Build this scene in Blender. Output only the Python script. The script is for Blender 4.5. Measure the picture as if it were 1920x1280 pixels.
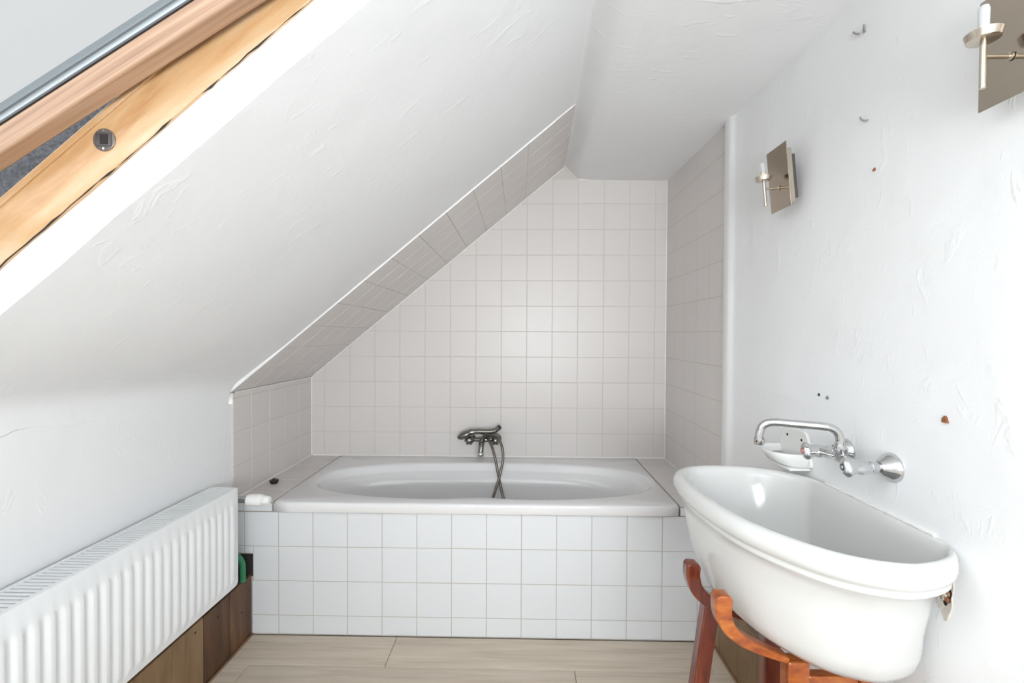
import bpy, bmesh, math, random
from mathutils import Vector, Matrix
random.seed(7)
for o in list(bpy.data.objects): bpy.data.objects.remove(o)
SC = bpy.context.scene
COL = SC.collection
R = math.radians

# ---------------------------------------------------------------- camera
CAM_H = 1.302
cam_d = bpy.data.cameras.new('camera')
cam_d.sensor_width = 36.0
cam_d.lens = 844.97 / 1920 * 36.0
cam_d.clip_start = 0.02
cam = bpy.data.objects.new('camera', cam_d)
COL.objects.link(cam)
yaw, pitch, roll = 0.018371, -0.014429, 0.0045825
fwd = Vector((-math.sin(yaw)*math.cos(pitch), math.cos(yaw)*math.cos(pitch), math.sin(pitch)))
rgt = Vector((math.cos(yaw), math.sin(yaw), 0)); upv = rgt.cross(fwd)
r2 = rgt*math.cos(roll) + upv*math.sin(roll); u2 = -rgt*math.sin(roll) + upv*math.cos(roll)
cam.matrix_world = Matrix(((r2.x, u2.x, -fwd.x, 0), (r2.y, u2.y, -fwd.y, 0), (r2.z, u2.z, -fwd.z, CAM_H), (0, 0, 0, 1)))
SC.camera = cam

# ---------------------------------------------------------------- sky, sun, exposure
world = bpy.data.worlds.new('overcast_sky'); SC.world = world
world.use_nodes = True
bg = world.node_tree.nodes['Background']
bg.inputs['Color'].default_value = (0.97, 0.985, 1.0, 1)
SKY = 0.665
EXPO = 0.27
bg.inputs['Strength'].default_value = SKY
SC.view_settings.view_transform = 'Standard'
SC.view_settings.look = 'None'
SC.view_settings.exposure = EXPO
SC.view_settings.gamma = 1.0
SC.view_settings.use_curve_mapping = False

def sun(name, direction, strength, angle, color):
    d = bpy.data.lights.new(name, 'SUN'); d.energy = strength; d.angle = R(angle); d.color = color
    o = bpy.data.objects.new(name, d); COL.objects.link(o)
    o.rotation_euler = Vector(direction).to_track_quat('-Z', 'Y').to_euler()
    o.location = (-3, -1, 5)
    return o
sun('sun', (0.62, 0.30, -0.66), 3.6, 80, (0.95, 0.975, 1.0))

def area(name, loc, direction, sx, sy, power, color):
    d = bpy.data.lights.new(name, 'AREA'); d.shape = 'RECTANGLE'; d.size = sx; d.size_y = sy
    d.energy = power; d.color = color
    o = bpy.data.objects.new(name, d); COL.objects.link(o); o.location = loc
    o.rotation_euler = Vector(direction).to_track_quat('-Z', 'Z').to_euler()
    return o
# added fill light in the unseen rear window opening, tilted up towards the ceiling
area('rear_fill', (0.30, -1.93, 1.22), (-0.05, 0.7, 1), 1.0, 1.4, 86, (0.925, 0.968, 1.0))

# ---------------------------------------------------------------- helpers
def tag(o, label=None, cat=None, group=None, kind=None):
    if label: o['label'] = label
    if cat: o['category'] = cat
    if group: o['group'] = group
    if kind: o['kind'] = kind
    return o

def link(name, me, mat=None, parent=None, loc=None, mw=None):
    o = bpy.data.objects.new(name, me); COL.objects.link(o)
    if mat is not None and me is not None and not me.materials: me.materials.append(mat)
    if parent is not None: o.parent = parent
    if loc is not None: o.location = loc
    if mw is not None: o.matrix_local = mw
    return o

def thing(name, loc, label, cat, group=None, kind=None):
    o = bpy.data.objects.new(name, None); COL.objects.link(o); o.location = loc
    o.empty_display_size = 0.05
    return tag(o, label, cat, group, kind)

class MB:
    """collects shapes in world coordinates; build() makes one mesh object, in the local space of its parent"""
    def __init__(s): s.bm = bmesh.new()
    def face_strip(s, loops, closed=True, cap0=False, cap1=False):
        rows = [[s.bm.verts.new(p) for p in l] for l in loops]
        n = len(rows[0])
        for a, b in zip(rows, rows[1:]):
            for i in range(n if closed else n-1):
                j = (i+1) % n
                try: s.bm.faces.new((a[i], a[j], b[j], b[i]))
                except ValueError: pass
        if cap0: s.bm.faces.new(list(reversed(rows[0])))
        if cap1: s.bm.faces.new(rows[-1])
        return s
    def box(s, lo, hi, bevel=0.0, rot=None):
        lo, hi = Vector(lo), Vector(hi)
        c = (lo+hi)/2; d = hi-lo
        m = Matrix.Translation(c) @ (rot.to_4x4() if rot else Matrix.Identity(4)) @ Matrix.Diagonal((d.x, d.y, d.z, 1))
        g = bmesh.ops.create_cube(s.bm, size=1, matrix=m)
        if bevel:
            es = list({e for v in g['verts'] for e in v.link_edges})
            bmesh.ops.bevel(s.bm, geom=es, offset=bevel, segments=2, affect='EDGES', profile=0.5)
        return s
    def tube(s, pts, rad, n=16, caps=True):
        pts = [Vector(p) for p in pts]
        rads = rad if isinstance(rad, (list, tuple)) else [rad]*len(pts)
        T = []
        for i in range(len(pts)):
            a = pts[max(0, i-1)]; b = pts[min(len(pts)-1, i+1)]
            T.append((b-a).normalized())
        ref = Vector((0, 0, 1)) if abs(T[0].z) < 0.9 else Vector((1, 0, 0))
        N = (ref - T[0]*ref.dot(T[0])).normalized()
        loops = []
        for i, p in enumerate(pts):
            N = (N - T[i]*N.dot(T[i])).normalized(); B = T[i].cross(N)
            loops.append([p + (N*math.cos(2*math.pi*k/n) + B*math.sin(2*math.pi*k/n))*rads[i] for k in range(n)])
        return s.face_strip(loops, True, caps, caps)
    def lathe(s, origin, axis, prof, n=24, sides=None):
        """prof: (distance along axis, radius)"""
        o = Vector(origin); a = Vector(axis).normalized()
        ref = Vector((0, 0, 1)) if abs(a.z) < 0.9 else Vector((1, 0, 0))
        N = (ref - a*ref.dot(a)).normalized(); B = a.cross(N)
        loops = [[o + a*d + (N*math.cos(2*math.pi*k/n) + B*math.sin(2*math.pi*k/n))*max(r, 1e-5) for k in range(n)] for d, r in prof]
        return s.face_strip(loops, True, True, True)
    def ball(s, c, r, scale=(1, 1, 1), rot=None, n=20):
        m = Matrix.Translation(Vector(c)) @ (rot.to_4x4() if rot else Matrix.Identity(4)) @ Matrix.Diagonal((r*scale[0], r*scale[1], r*scale[2], 1))
        bmesh.ops.create_uvsphere(s.bm, u_segments=n, v_segments=max(8, n//2), radius=1, matrix=m)
        return s
    def prism(s, poly, a0, a1, axis):
        """poly of 2-D points extruded between a0 and a1 along 'x','y' or 'z'"""
        def P(q, a):
            return {'x': (a, q[0], q[1]), 'y': (q[0], a, q[1]), 'z': (q[0], q[1], a)}[axis]
        A = [s.bm.verts.new(P(q, a0)) for q in poly]; B = [s.bm.verts.new(P(q, a1)) for q in poly]
        n = len(poly)
        s.bm.faces.new(A); s.bm.faces.new(list(reversed(B)))
        for i in range(n): s.bm.faces.new((A[i], B[i], B[(i+1) % n], A[(i+1) % n]))
        return s
    def build(s, name, mat, parent=None, smooth=True, bevel=0.0, label=None, angle=40):
        bmesh.ops.recalc_face_normals(s.bm, faces=s.bm.faces)
        if parent is not None:
            bpy.context.view_layer.update()
            bmesh.ops.transform(s.bm, matrix=world_of(parent).inverted(), verts=s.bm.verts)
        if smooth:
            for f in s.bm.faces: f.smooth = True
            for e in s.bm.edges:
                if len(e.link_faces) == 2 and e.calc_face_angle(0) > R(angle): e.smooth = False
        me = bpy.data.meshes.new(name); s.bm.to_mesh(me); s.bm.free()
        o = link(name, me, mat, parent)
        if bevel:
            b = o.modifiers.new('soft_edges', 'BEVEL'); b.width = bevel; b.segments = 2; b.limit_method = 'ANGLE'; b.angle_limit = R(35)
        if label: o['label'] = label
        return o

def world_of(o):
    m = o.matrix_basis.copy()
    return world_of(o.parent) @ m if o.parent else m

def bez(p0, p1, p2, n):
    return [tuple((1-t)**2*a + 2*t*(1-t)*b + t*t*c for a, b, c in zip(p0, p1, p2)) for t in [i/n for i in range(n+1)]]

def spline(pts, m=8, closed=False):
    P = [Vector(p) for p in pts]; out = []; n = len(P)
    for i in range(n if closed else n-1):
        if closed: a, b, c, d = P[i-1], P[i], P[(i+1) % n], P[(i+2) % n]
        else: a, b, c, d = P[max(0, i-1)], P[i], P[i+1], P[min(n-1, i+2)]
        for k in range(m):
            t = k/m
            out.append(0.5*((2*b) + (c-a)*t + (2*a-5*b+4*c-d)*t*t + (3*b-a-3*c+d)*t**3))
    if not closed: out.append(P[-1])
    return out

# ---------------------------------------------------------------- materials
def mat(name, col, rough=0.5, metal=0.0, spec=0.5, trans=0.0, coat=0.0):
    m = bpy.data.materials.new(name); m.use_nodes = True
    b = m.node_tree.nodes['Principled BSDF']
    b.inputs['Base Color'].default_value = (*col, 1); b.inputs['Roughness'].default_value = rough
    b.inputs['Metallic'].default_value = metal; b.inputs['Specular IOR Level'].default_value = spec
    b.inputs['Transmission Weight'].default_value = trans
    b.inputs['Coat Weight'].default_value = coat; b.inputs['Coat Roughness'].default_value = 0.08
    return m

def nodes(m): return m.node_tree.nodes, m.node_tree.links, m.node_tree.nodes['Principled BSDF']

def noise(m, scale, detail=4, rough=0.5, vec=None, dist=0.0):
    n, l, b = nodes(m)
    t = n.new('ShaderNodeTexNoise'); t.inputs['Scale'].default_value = scale
    t.inputs['Detail'].default_value = detail; t.inputs['Roughness'].default_value = rough
    t.inputs['Distortion'].default_value = dist
    if vec is not None: l.new(vec, t.inputs['Vector'])
    return t

def coords(m, scale=(1, 1, 1), kind='Object', rot=(0, 0, 0)):
    n, l, b = nodes(m)
    c = n.new('ShaderNodeTexCoord'); mp = n.new('ShaderNodeMapping')
    mp.inputs['Scale'].default_value = scale; mp.inputs['Rotation'].default_value = rot
    l.new(c.outputs[kind], mp.inputs['Vector'])
    return mp.outputs['Vector']

def ramp(m, fac, stops):
    n, l, b = nodes(m)
    r = n.new('ShaderNodeValToRGB'); e = r.color_ramp.elements
    while len(e) < len(stops): e.new(0.5)
    for el, (p, c) in zip(e, stops): el.position = p; el.color = (*c, 1)
    l.new(fac, r.inputs['Fac']); return r.outputs['Color']

def bump(m, height, strength, distance, normal=None):
    n, l, b = nodes(m)
    t = n.new('ShaderNodeBump'); t.inputs['Strength'].default_value = strength; t.inputs['Distance'].default_value = distance
    l.new(height, t.inputs['Height'])
    if normal is not None: l.new(normal, t.inputs['Normal'])
    l.new(t.outputs['Normal'], b.inputs['Normal'])
    return t.outputs['Normal']

def plaster(name, col, amount=1.0):
    m = mat(name, col, 0.55, spec=0.3); n, l, b = nodes(m)
    v = coords(m)
    big = noise(m, 2.6, 3, 0.5, v)
    nb = bump(m, big.outputs['Fac'], 0.5*amount, 0.03)
    mid = noise(m, 14, 5, 0.55, v, 0.6)
    nb = bump(m, mid.outputs['Fac'], 0.35*amount, 0.006, nb)
    # raised brush and trowel marks: stretched noise, only its crests
    v2 = coords(m, (3, 9, 5), rot=(0.4, 0.3, 0.6))
    st = noise(m, 3.0, 3, 0.5, v2, 0.8)
    mr = n.new('ShaderNodeMapRange'); mr.inputs['From Min'].default_value = 0.62; mr.inputs['From Max'].default_value = 0.74
    l.new(st.outputs['Fac'], mr.inputs['Value'])
    bump(m, mr.outputs['Result'], 0.35*amount, 0.004, nb)
    return m

M = {}
M['plaster'] = plaster('white_painted_plaster', (0.875, 0.88, 0.885), 0.55)
M['plaster_wall'] = M['plaster']
M['tile_white'] = mat('white_glazed_tile', (0.755, 0.77, 0.785), 0.15)
M['tile_cream'] = mat('pale_cream_glazed_tile', (0.725, 0.685, 0.66), 0.34)
M['grout_light'] = mat('pale_grout', (0.65, 0.605, 0.575), 0.8)
M['grout_grey'] = mat('grey_beige_grout', (0.50, 0.455, 0.40), 0.85)
M['caulk'] = mat('white_silicone', (0.86, 0.845, 0.82), 0.35)
M['enamel'] = mat('white_acrylic', (0.80, 0.79, 0.79), 0.12)
M['porcelain'] = mat('white_porcelain', (0.69, 0.69, 0.675), 0.1)
M['porcelain_white'] = mat('bright_white_ceramic', (0.84, 0.84, 0.82), 0.1)
M['rad_paint'] = mat('white_radiator_enamel', (0.88, 0.895, 0.905), 0.28)
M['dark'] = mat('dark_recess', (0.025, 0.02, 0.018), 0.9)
M['chrome'] = mat('chrome', (0.62, 0.625, 0.63), 0.07, 1.0)
M['chrome_dark'] = mat('worn_dark_chrome', (0.25, 0.245, 0.225), 0.16, 1.0)
M['hose'] = mat('steel_hose', (0.17, 0.15, 0.13), 0.35, 1.0)
M['nickel'] = mat('brushed_nickel', (0.62, 0.555, 0.47), 0.24, 1.0)
M['nickel_plate'] = mat('polished_nickel_plate', (0.47, 0.41, 0.335), 0.13, 1.0)
M['brass'] = mat('aged_socket', (0.78, 0.62, 0.34), 0.45)
M['ivory'] = mat('ivory_ceramic_socket', (0.83, 0.74, 0.55), 0.4)
M['white_plastic'] = mat('white_plastic', (0.84, 0.84, 0.83), 0.3)
M['black_rubber'] = mat('black_rubber', (0.012, 0.012, 0.012), 0.4)
M['green'] = mat('green_plastic_pipe', (0.03, 0.22, 0.10), 0.4)
M['alu'] = mat('aluminium', (0.62, 0.66, 0.68), 0.35, 1.0)
M['alu_dark'] = mat('dark_flashing', (0.07, 0.078, 0.09), 0.6, 0.3)
M['red'] = mat('red_mark', (0.55, 0.10, 0.08), 0.4)
M['black_mark'] = mat('black_mark', (0.05, 0.05, 0.055), 0.4)
M['rust'] = mat('rust', (0.28, 0.11, 0.045), 0.9)
M['brick'] = mat('broken_brick', (0.40, 0.25, 0.15), 0.95)
M['bulb'] = mat('clear_glass', (0.92, 0.94, 0.95), 0.12, trans=0.75)
M['bulb_frost'] = mat('dusty_glass', (0.86, 0.88, 0.90), 0.25, trans=0.45)
M['steel'] = mat('galvanised_steel', (0.45, 0.45, 0.45), 0.35, 1.0)
n_, l_, b_ = nodes(M['alu_dark'])
nz = noise(M['alu_dark'], 180, 3, 0.6, coords(M['alu_dark']))
l_.new(ramp(M['alu_dark'], nz.outputs['Fac'], [(0.35, (0.05, 0.055, 0.065)), (0.7, (0.14, 0.15, 0.17))]), b_.inputs['Base Color'])

def wood(name, stops, scale, rough=0.4, coat=0.0, grain=1.0, rot=(0, 0, 0), bstr=0.15, per_object=0.0):
    """scale: stretch of the grain noise, small along the grain"""
    m = mat(name, (0.5, 0.3, 0.1), rough, coat=coat); n, l, b = nodes(m)
    v = coords(m, (1, 1, 1), rot=rot)
    st_ = n.new('ShaderNodeVectorMath'); st_.operation = 'MULTIPLY'; st_.inputs[1].default_value = scale; l.new(v, st_.inputs[0]); v = st_.outputs[0]
    if per_object:
        oi = n.new('ShaderNodeObjectInfo'); mul = n.new('ShaderNodeMath'); mul.operation = 'MULTIPLY'; mul.inputs[1].default_value = 37.0
        l.new(oi.outputs['Random'], mul.inputs[0])
        ad = n.new('ShaderNodeVectorMath'); ad.operation = 'ADD'; l.new(v, ad.inputs[0]); l.new(mul.outputs[0], ad.inputs[1]); v = ad.outputs[0]
    t = noise(m, grain, 6, 0.6, v, 0.4)
    c = ramp(m, t.outputs['Fac'], stops)
    if per_object:
        hs = n.new('ShaderNodeHueSaturation'); mr = n.new('ShaderNodeMapRange')
        mr.inputs['To Min'].default_value = 1-per_object; mr.inputs['To Max'].default_value = 1+per_object
        l.new(oi.outputs['Random'], mr.inputs['Value']); l.new(mr.outputs['Result'], hs.inputs['Value']); l.new(c, hs.inputs['Color']); c = hs.outputs['Color']
    l.new(c, b.inputs['Base Color'])
    bump(m, t.outputs['Fac'], bstr, 0.002)
    return m

SL = 0.8286                                   # slope of the roof (dz/dx)
ANG = math.atan(SL)
CA, SA = math.cos(ANG), math.sin(ANG)
M['floor'] = wood('grey_oak_laminate', [(0.28, (0.47, 0.39, 0.305)), (0.5, (0.585, 0.495, 0.395)), (0.72, (0.65, 0.57, 0.465))], (1.6, 26, 20), 0.42, grain=1.6, per_object=0.06, bstr=0.08)
M['board'] = wood('shaded_brown_board', [(0.25, (0.035, 0.014, 0.006)), (0.5, (0.095, 0.042, 0.017)), (0.75, (0.165, 0.080, 0.033))], (14, 14, 2.2), 0.5, grain=1.3, per_object=0.28)  # dark brown boards; the radiator's shade is partly put into the colour
M['board_pale'] = wood('pale_brown_board', [(0.25, (0.15, 0.085, 0.040)), (0.5, (0.235, 0.142, 0.070)), (0.75, (0.30, 0.195, 0.105))], (14, 14, 2.2), 0.5, grain=1.3, per_object=0.12)
M['stand'] = wood('red_brown_varnished_wood', [(0.3, (0.06, 0.006, 0.003)), (0.5, (0.135, 0.017, 0.004)), (0.72, (0.26, 0.05, 0.009))], (30, 30, 4), 0.28, coat=0.5, grain=2.0)
M['yoke'] = wood('orange_varnished_wood', [(0.3, (0.17, 0.025, 0.005)), (0.5, (0.37, 0.085, 0.010)), (0.72, (0.52, 0.17, 0.025))], (9, 30, 22), 0.28, coat=0.5, grain=2.0)
M['frame_wood'] = wood('honey_pine', [(0.25, (0.37, 0.165, 0.055)), (0.48, (0.53, 0.32, 0.155)), (0.72, (0.62, 0.46, 0.30))], (2.0, 16, 16), 0.38, coat=0.2, grain=1.5, rot=(0, ANG, 0))
M['sash_wood'] = wood('greyed_pine', [(0.25, (0.26, 0.145, 0.085)), (0.5, (0.385, 0.235, 0.148)), (0.72, (0.47, 0.32, 0.215))], (1.6, 70, 70), 0.45, grain=1.5, rot=(0, R(31.8), 0))

# window pane: thin clear glass
def pane_mat():
    m = bpy.data.materials.new('window_glass'); m.use_nodes = True
    n, l = m.node_tree.nodes, m.node_tree.links; n.clear()
    o = n.new('ShaderNodeOutputMaterial'); mx = n.new('ShaderNodeMixShader'); tr = n.new('ShaderNodeBsdfTransparent')
    gl = n.new('ShaderNodeBsdfGlossy'); gl.inputs['Roughness'].default_value = 0.02
    tr.inputs['Color'].default_value = (0.96, 0.97, 0.97, 1)
    fr = n.new('ShaderNodeFresnel'); fr.inputs['IOR'].default_value = 1.12
    l.new(fr.outputs[0], mx.inputs[0]); l.new(tr.outputs[0], mx.inputs[1]); l.new(gl.outputs[0], mx.inputs[2]); l.new(mx.outputs[0], o.inputs[0])
    return m
M['pane'] = pane_mat()

# ---------------------------------------------------------------- room dimensions
XL, XR = -1.249, 0.855
YA, YB, YF = 1.916, 2.666, -1.9               # apron face, back wall, wall behind the camera
T = 0.15                                      # tile pitch
def slope_z(x): return 2.083 + SL*x           # tiled plane; the plaster lies a little higher
PO = 0.004
def ceil_z(y): return 2.21 - (YB - y)*0.030
def apex_x(y): return 0.253 - (YB - y)*0.040

# ---- floor with planks
fl = MB().box((XL, YF, -0.05), (XR, YB, -0.009)).build('floor', M['grout_grey'], smooth=False)
tag(fl, 'pale grey-beige wood laminate floor laid crosswise', 'floor', kind='structure')
plank_cache = {}
def plank(x0, x1, y0, y1):
    d = (round(x1-x0, 4), round(y1-y0, 4))
    if d not in plank_cache:
        b = MB(); g = 0.0009; w, h = d[0]/2-g, d[1]/2-g; bv = 0.0014
        b.face_strip([[(-w, -h, -0.009), (w, -h, -0.009), (w, h, -0.009), (-w, h, -0.009)],
                      [(-w, -h, -bv), (w, -h, -bv), (w, h, -bv), (-w, h, -bv)],
                      [(-w+bv, -h+bv, 0), (w-bv, -h+bv, 0), (w-bv, h-bv, 0), (-w+bv, h-bv, 0)]], True, True, True)
        me = bpy.data.meshes.new('plank'); bmesh.ops.recalc_face_normals(b.bm, faces=b.bm.faces); b.bm.to_mesh(me); me.materials.append(M['floor'])
        plank_cache[d] = me
    link('plank', plank_cache[d], None, fl, ((x0+x1)/2, (y0+y1)/2, 0))
rows = [1.914]; y = 1.737
while y > YF: rows.append(y); y -= 0.19
rows.append(YF)
ends = [-0.525, 0.217, -0.85, -0.2, 0.45]
for i, (yt, yb) in enumerate(zip(rows, rows[1:])):
    e = ends[i % 5]; xs = [XL, e]
    if e + 1.28 < XR: xs.append(e+1.28)
    xs.append(XR)
    if e - 1.28 > XL: xs.insert(1, e-1.28)
    for a, b2 in zip(xs, xs[1:]): plank(a, b2, yb, yt)

# ---- walls
wb = MB().box((XL-0.1, YB-0.0055, 0), (XR+0.1, YB+0.08, 2.5)).build('wall_back', M['grout_light'], smooth=False)
tag(wb, 'back wall of the bath niche in pale glazed square tiles under the slope', 'wall', kind='structure')
# left knee wall, its foot to the start of the rounded eaves corner
wl = MB().face_strip([[(XL, YF, 0), (XL, YF, 1.0)], [(XL, YB, 0), (XL, YB, 1.0)]], False).build('wall_left', M['plaster_wall'], smooth=False)
tag(wl, 'low white plastered knee wall behind the radiator', 'wall', kind='structure')

wr = MB()
bm = wr.bm
# plastered wall up to the niche, with a slightly raised rounded edge strip
prof = [(XR-0.004, YF), (XR-0.004, 1.70), (XR-0.005, 1.80), (XR-0.009, 1.822), (XR-0.015, 1.832), (XR-0.017, 1.85), (XR-0.017, 1.878), (XR-0.013, 1.892), (XR+0.01, 1.897)]
wr.face_strip([[(x, y, 0) for x, y in prof], [(x, y, 2.4) for x, y in prof]], False)
wall_r = wr.build('wall_right', M['plaster_wall'], smooth=True, angle=60)
tag(wall_r, 'white plastered wall behind the wash basin and wall lamps', 'wall', kind='structure')
MB().box((XR-0.0006, 1.898, 0), (XR+0.06, YB+0.02, 2.4)).build('tile_bed', M['grout_light'], wall_r, smooth=False)

wf = MB()
WX0, WX1, WZ0, WZ1 = -0.22, 0.82, 0.5, 2.0
wf.box((XL-0.1, YF-0.08, 0), (WX0, YF, 2.5)); wf.box((WX1, YF-0.08, 0), (XR+0.1, YF, 2.5))
wf.box((WX0, YF-0.08, 0), (WX1, YF, WZ0)); wf.box((WX0, YF-0.08, WZ1), (WX1, YF, 2.5))
tag(wf.build('wall_front', M['plaster_wall'], smooth=False), 'white plastered wall behind the viewer with an added window', 'wall', kind='structure')

# ---- ceiling: slope, rounded eaves, crease and flat part, swept along y, with the skylight opening left out
OX0, OX1 = -1.00, -0.02                        # opening along the slope (x of its edges)
OY0, OY1 = -0.01, 0.775
def ceiling_profile(y):
    yy = min(max(y, 0.9), 1.95)
    zk = 1.056 + 0.077*(1-((yy-0.9)/1.05)**3)      # the eaves corner rises towards the viewer
    e2 = Vector((OX0-XL, slope_z(OX0)+PO-zk)).normalized()*0.07
    ea = [(XL, 1.0)] + bez((XL, zk-0.05), (XL, zk), (XL+e2.x, zk+e2.y), 8)
    ax = apex_x(y); az = slope_z(ax)+PO; cz = ceil_z(y)
    mid = [(x, slope_z(x)+PO) for x in [OX0 + (OX1-OX0)*k/10 for k in range(11)]]
    crease = spline([(ax-0.012, az-0.011, 0), (ax+0.008, az-0.003, 0), (ax+0.045, az-0.042, 0), (ax+0.085, cz+0.012, 0), (ax+0.15, cz+0.001, 0)], 4)
    return ea + mid + [(v.x, v.y) for v in crease] + [(XR+0.02, cz-0.004)]
ys = [YF, -1.2, -0.6, OY0] + [OY0+(OY1-OY0)*k/10 for k in range(1, 10)] + [OY1, 0.9, 1.1, 1.3, 1.5, 1.7, 1.84, 1.905]
niche_ys = [1.905, 2.1, 2.4, YB+0.02]
N_EA = 10
cl = bmesh.new()
rows_v = []
for y in ys:
    pr = ceiling_profile(y); row = []
    for k, (x, z) in enumerate(pr):
        yy = y
        if y == OY1 and N_EA <= k <= N_EA+10: yy = y + random.uniform(-0.003, 0.003)
        row.append(cl.verts.new((x, yy, z)))
    rows_v.append(row)
for a, b2, y0, y1 in zip(rows_v, rows_v[1:], ys, ys[1:]):
    for k in range(len(a)-1):
        if y0 >= OY0-1e-6 and y1 <= OY1+1e-6 and N_EA <= k < N_EA+10: continue
        cl.faces.new((a[k], a[k+1], b2[k+1], b2[k]))
# the flat part and the crease run on into the niche
last = None
k0 = N_EA+11
for y in niche_ys:
    pr = ceiling_profile(y)[k0:]
    row = [cl.verts.new((x, y, z)) for x, z in pr]
    if last:
        for k in range(len(row)-1): cl.faces.new((last[k], last[k+1], row[k+1], row[k]))
    last = row
# front edge of the tiled slope, filled and painted
pe = [p for p in ceiling_profile(1.905)[:N_EA+13] if p[0] < 0.215 and p[1] > slope_z(p[0])-0.004]
ea_ = [(x, 1.9045, z+0.001) for x, z in pe]; eb_ = [(x, 1.9085, slope_z(x)-0.0022) for x, z in pe]
va_ = [cl.verts.new(p) for p in ea_]; vb_ = [cl.verts.new(p) for p in eb_]
for k in range(len(pe)-1): cl.faces.new((va_[k], va_[k+1], vb_[k+1], vb_[k]))
# plaster reveal of the skylight opening: perpendicular to the slope
REV = 0.066
def up(x, y, n): return Vector((x - SA*n, y, slope_z(x)+PO + CA*n))
def quad(*p): cl.faces.new([cl.verts.new(q) for q in p])
far = [rows_v[ys.index(OY1)][N_EA+k] for k in range(11)]
tops = [cl.verts.new(up(v.co.x, OY1+random.uniform(-0.002, 0.002), REV+random.uniform(-0.002, 0.003))) for v in far]
for k in range(10): cl.faces.new((far[k], far[k+1], tops[k+1], tops[k]))
quad(up(OX0, OY0, 0), up(OX1, OY0, 0), up(OX1, OY0, REV), up(OX0, OY0, REV))
quad(up(OX0, OY0, 0), up(OX0, OY1, 0), up(OX0, OY1, REV), up(OX0, OY0, REV))
quad(up(OX1, OY0, 0), up(OX1, OY1, 0), up(OX1, OY1, REV), up(OX1, OY0, REV))
bmesh.ops.recalc_face_normals(cl, faces=cl.faces)
for f in cl.faces: f.smooth = True
for e in cl.edges:
    if len(e.link_faces) == 2 and e.calc_face_angle(0) > R(50): e.smooth = False
me = bpy.data.meshes.new('ceiling'); cl.to_mesh(me); cl.free()
ceiling = tag(link('ceiling', me, M['plaster']), 'white plastered sloping ceiling with a narrow flat strip at the right', 'ceiling', kind='structure')
# slab behind the tiled part of the slope
b = MB()
sb_ = -0.0008
b.face_strip([[(XL-0.03, 1.909, slope_z(XL-0.03)+sb_), (0.215, 1.909, slope_z(0.215)+sb_)], [(XL-0.03, YB+0.02, slope_z(XL-0.03)+sb_), (0.245, YB+0.02, slope_z(0.245)+sb_)]], False)
b.build('tile_bed', M['grout_light'], ceiling, smooth=False)

# ---- tiles
tile_cache = {}
def clip(poly, a, b, c):
    """keep a*u + b*v <= c"""
    out = []
    for i in range(len(poly)):
        p, q = poly[i], poly[(i+1) % len(poly)]
        dp, dq = a*p[0]+b*p[1]-c, a*q[0]+b*q[1]-c
        if dp <= 0: out.append(p)
        if dp*dq < 0:
            t = dp/(dp-dq); out.append((p[0]+(q[0]-p[0])*t, p[1]+(q[1]-p[1])*t))
    return out
def inset(poly, d):
    n = len(poly); out = []
    for i in range(n):
        p0, p1, p2 = [Vector(poly[j % n]) for j in (i-1, i, i+1)]
        e1 = (p1-p0).normalized(); e2 = (p2-p1).normalized()
        n1 = Vector((-e1.y, e1.x)); n2 = Vector((-e2.y, e2.x))
        k = 1 + n1.dot(n2)
        out.append(tuple(p1 + (n1+n2)*(d/max(k, 0.15))))
    return out
def tiles(parent, origin, u, v, us, vs, material, clips=(), gap=0.0028, th=0.007, tilt=0.08, skip=None, name='tile'):
    o, u, v = Vector(origin), Vector(u).normalized(), Vector(v).normalized(); w = u.cross(v)
    for a0, a1 in zip(us, us[1:]):
        for b0, b1 in zip(vs, vs[1:]):
            if skip and skip(a0, a1, b0, b1): continue
            poly = [(a0, b0), (a1, b0), (a1, b1), (a0, b1)]
            for cp in clips: poly = clip(poly, *cp)
            # drop doubled corners
            poly = [p for i, p in enumerate(poly) if (Vector(p)-Vector(poly[i-1])).length > 1e-4]
            if len(poly) < 3: continue
            area2 = abs(sum(poly[i-1][0]*poly[i][1]-poly[i][0]*poly[i-1][1] for i in range(len(poly))))/2
            if area2 < 2.5e-4: continue
            cx = sum(p[0] for p in poly)/len(poly); cy = sum(p[1] for p in poly)/len(poly)
            loc = inset([(p[0]-cx, p[1]-cy) for p in poly], gap/2)
            key = (material.name, tuple((round(p[0], 4), round(p[1], 4)) for p in loc))
            if key not in tile_cache:
                bb = MB(); ins = inset(loc, 0.0012)
                bb.face_strip([[(*p, 0) for p in loc], [(*p, th-0.0012) for p in loc], [(*p, th) for p in ins]], True, True, True)
                bmesh.ops.recalc_face_normals(bb.bm, faces=bb.bm.faces)
                mm = bpy.data.meshes.new('tile'); bb.bm.to_mesh(mm); bb.bm.free(); mm.materials.append(material); tile_cache[key] = mm
            c = o + u*cx + v*cy
            rot = Matrix((u, v, w)).transposed().to_4x4()
            jig = Matrix.Rotation(R(random.gauss(0, tilt)), 4, 'X') @ Matrix.Rotation(R(random.gauss(0, tilt)), 4, 'Y')
            link(name, tile_cache[key], None, parent, mw=world_of(parent).inverted() @ Matrix.Translation(c) @ rot @ jig)

def grid(lo, hi, ref, pitch=T):
    k = math.floor((lo-ref)/pitch)+1; out = [lo]
    while ref+k*pitch < hi-0.004:
        if ref+k*pitch > lo+0.004: out.append(ref+k*pitch)
        k += 1
    return out+[hi]
# back wall: u = x, v = z, facing -y
bz = grid(0.45, 2.216, 1.622)
tiles(wb, (0, YB, 0), (1, 0, 0), (0, 0, 1), grid(XL+0.006, XR-0.002, -0.4127), bz, M['tile_cream'],
      clips=[(-SL, 1, 2.083-0.006)], th=0.007)
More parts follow.
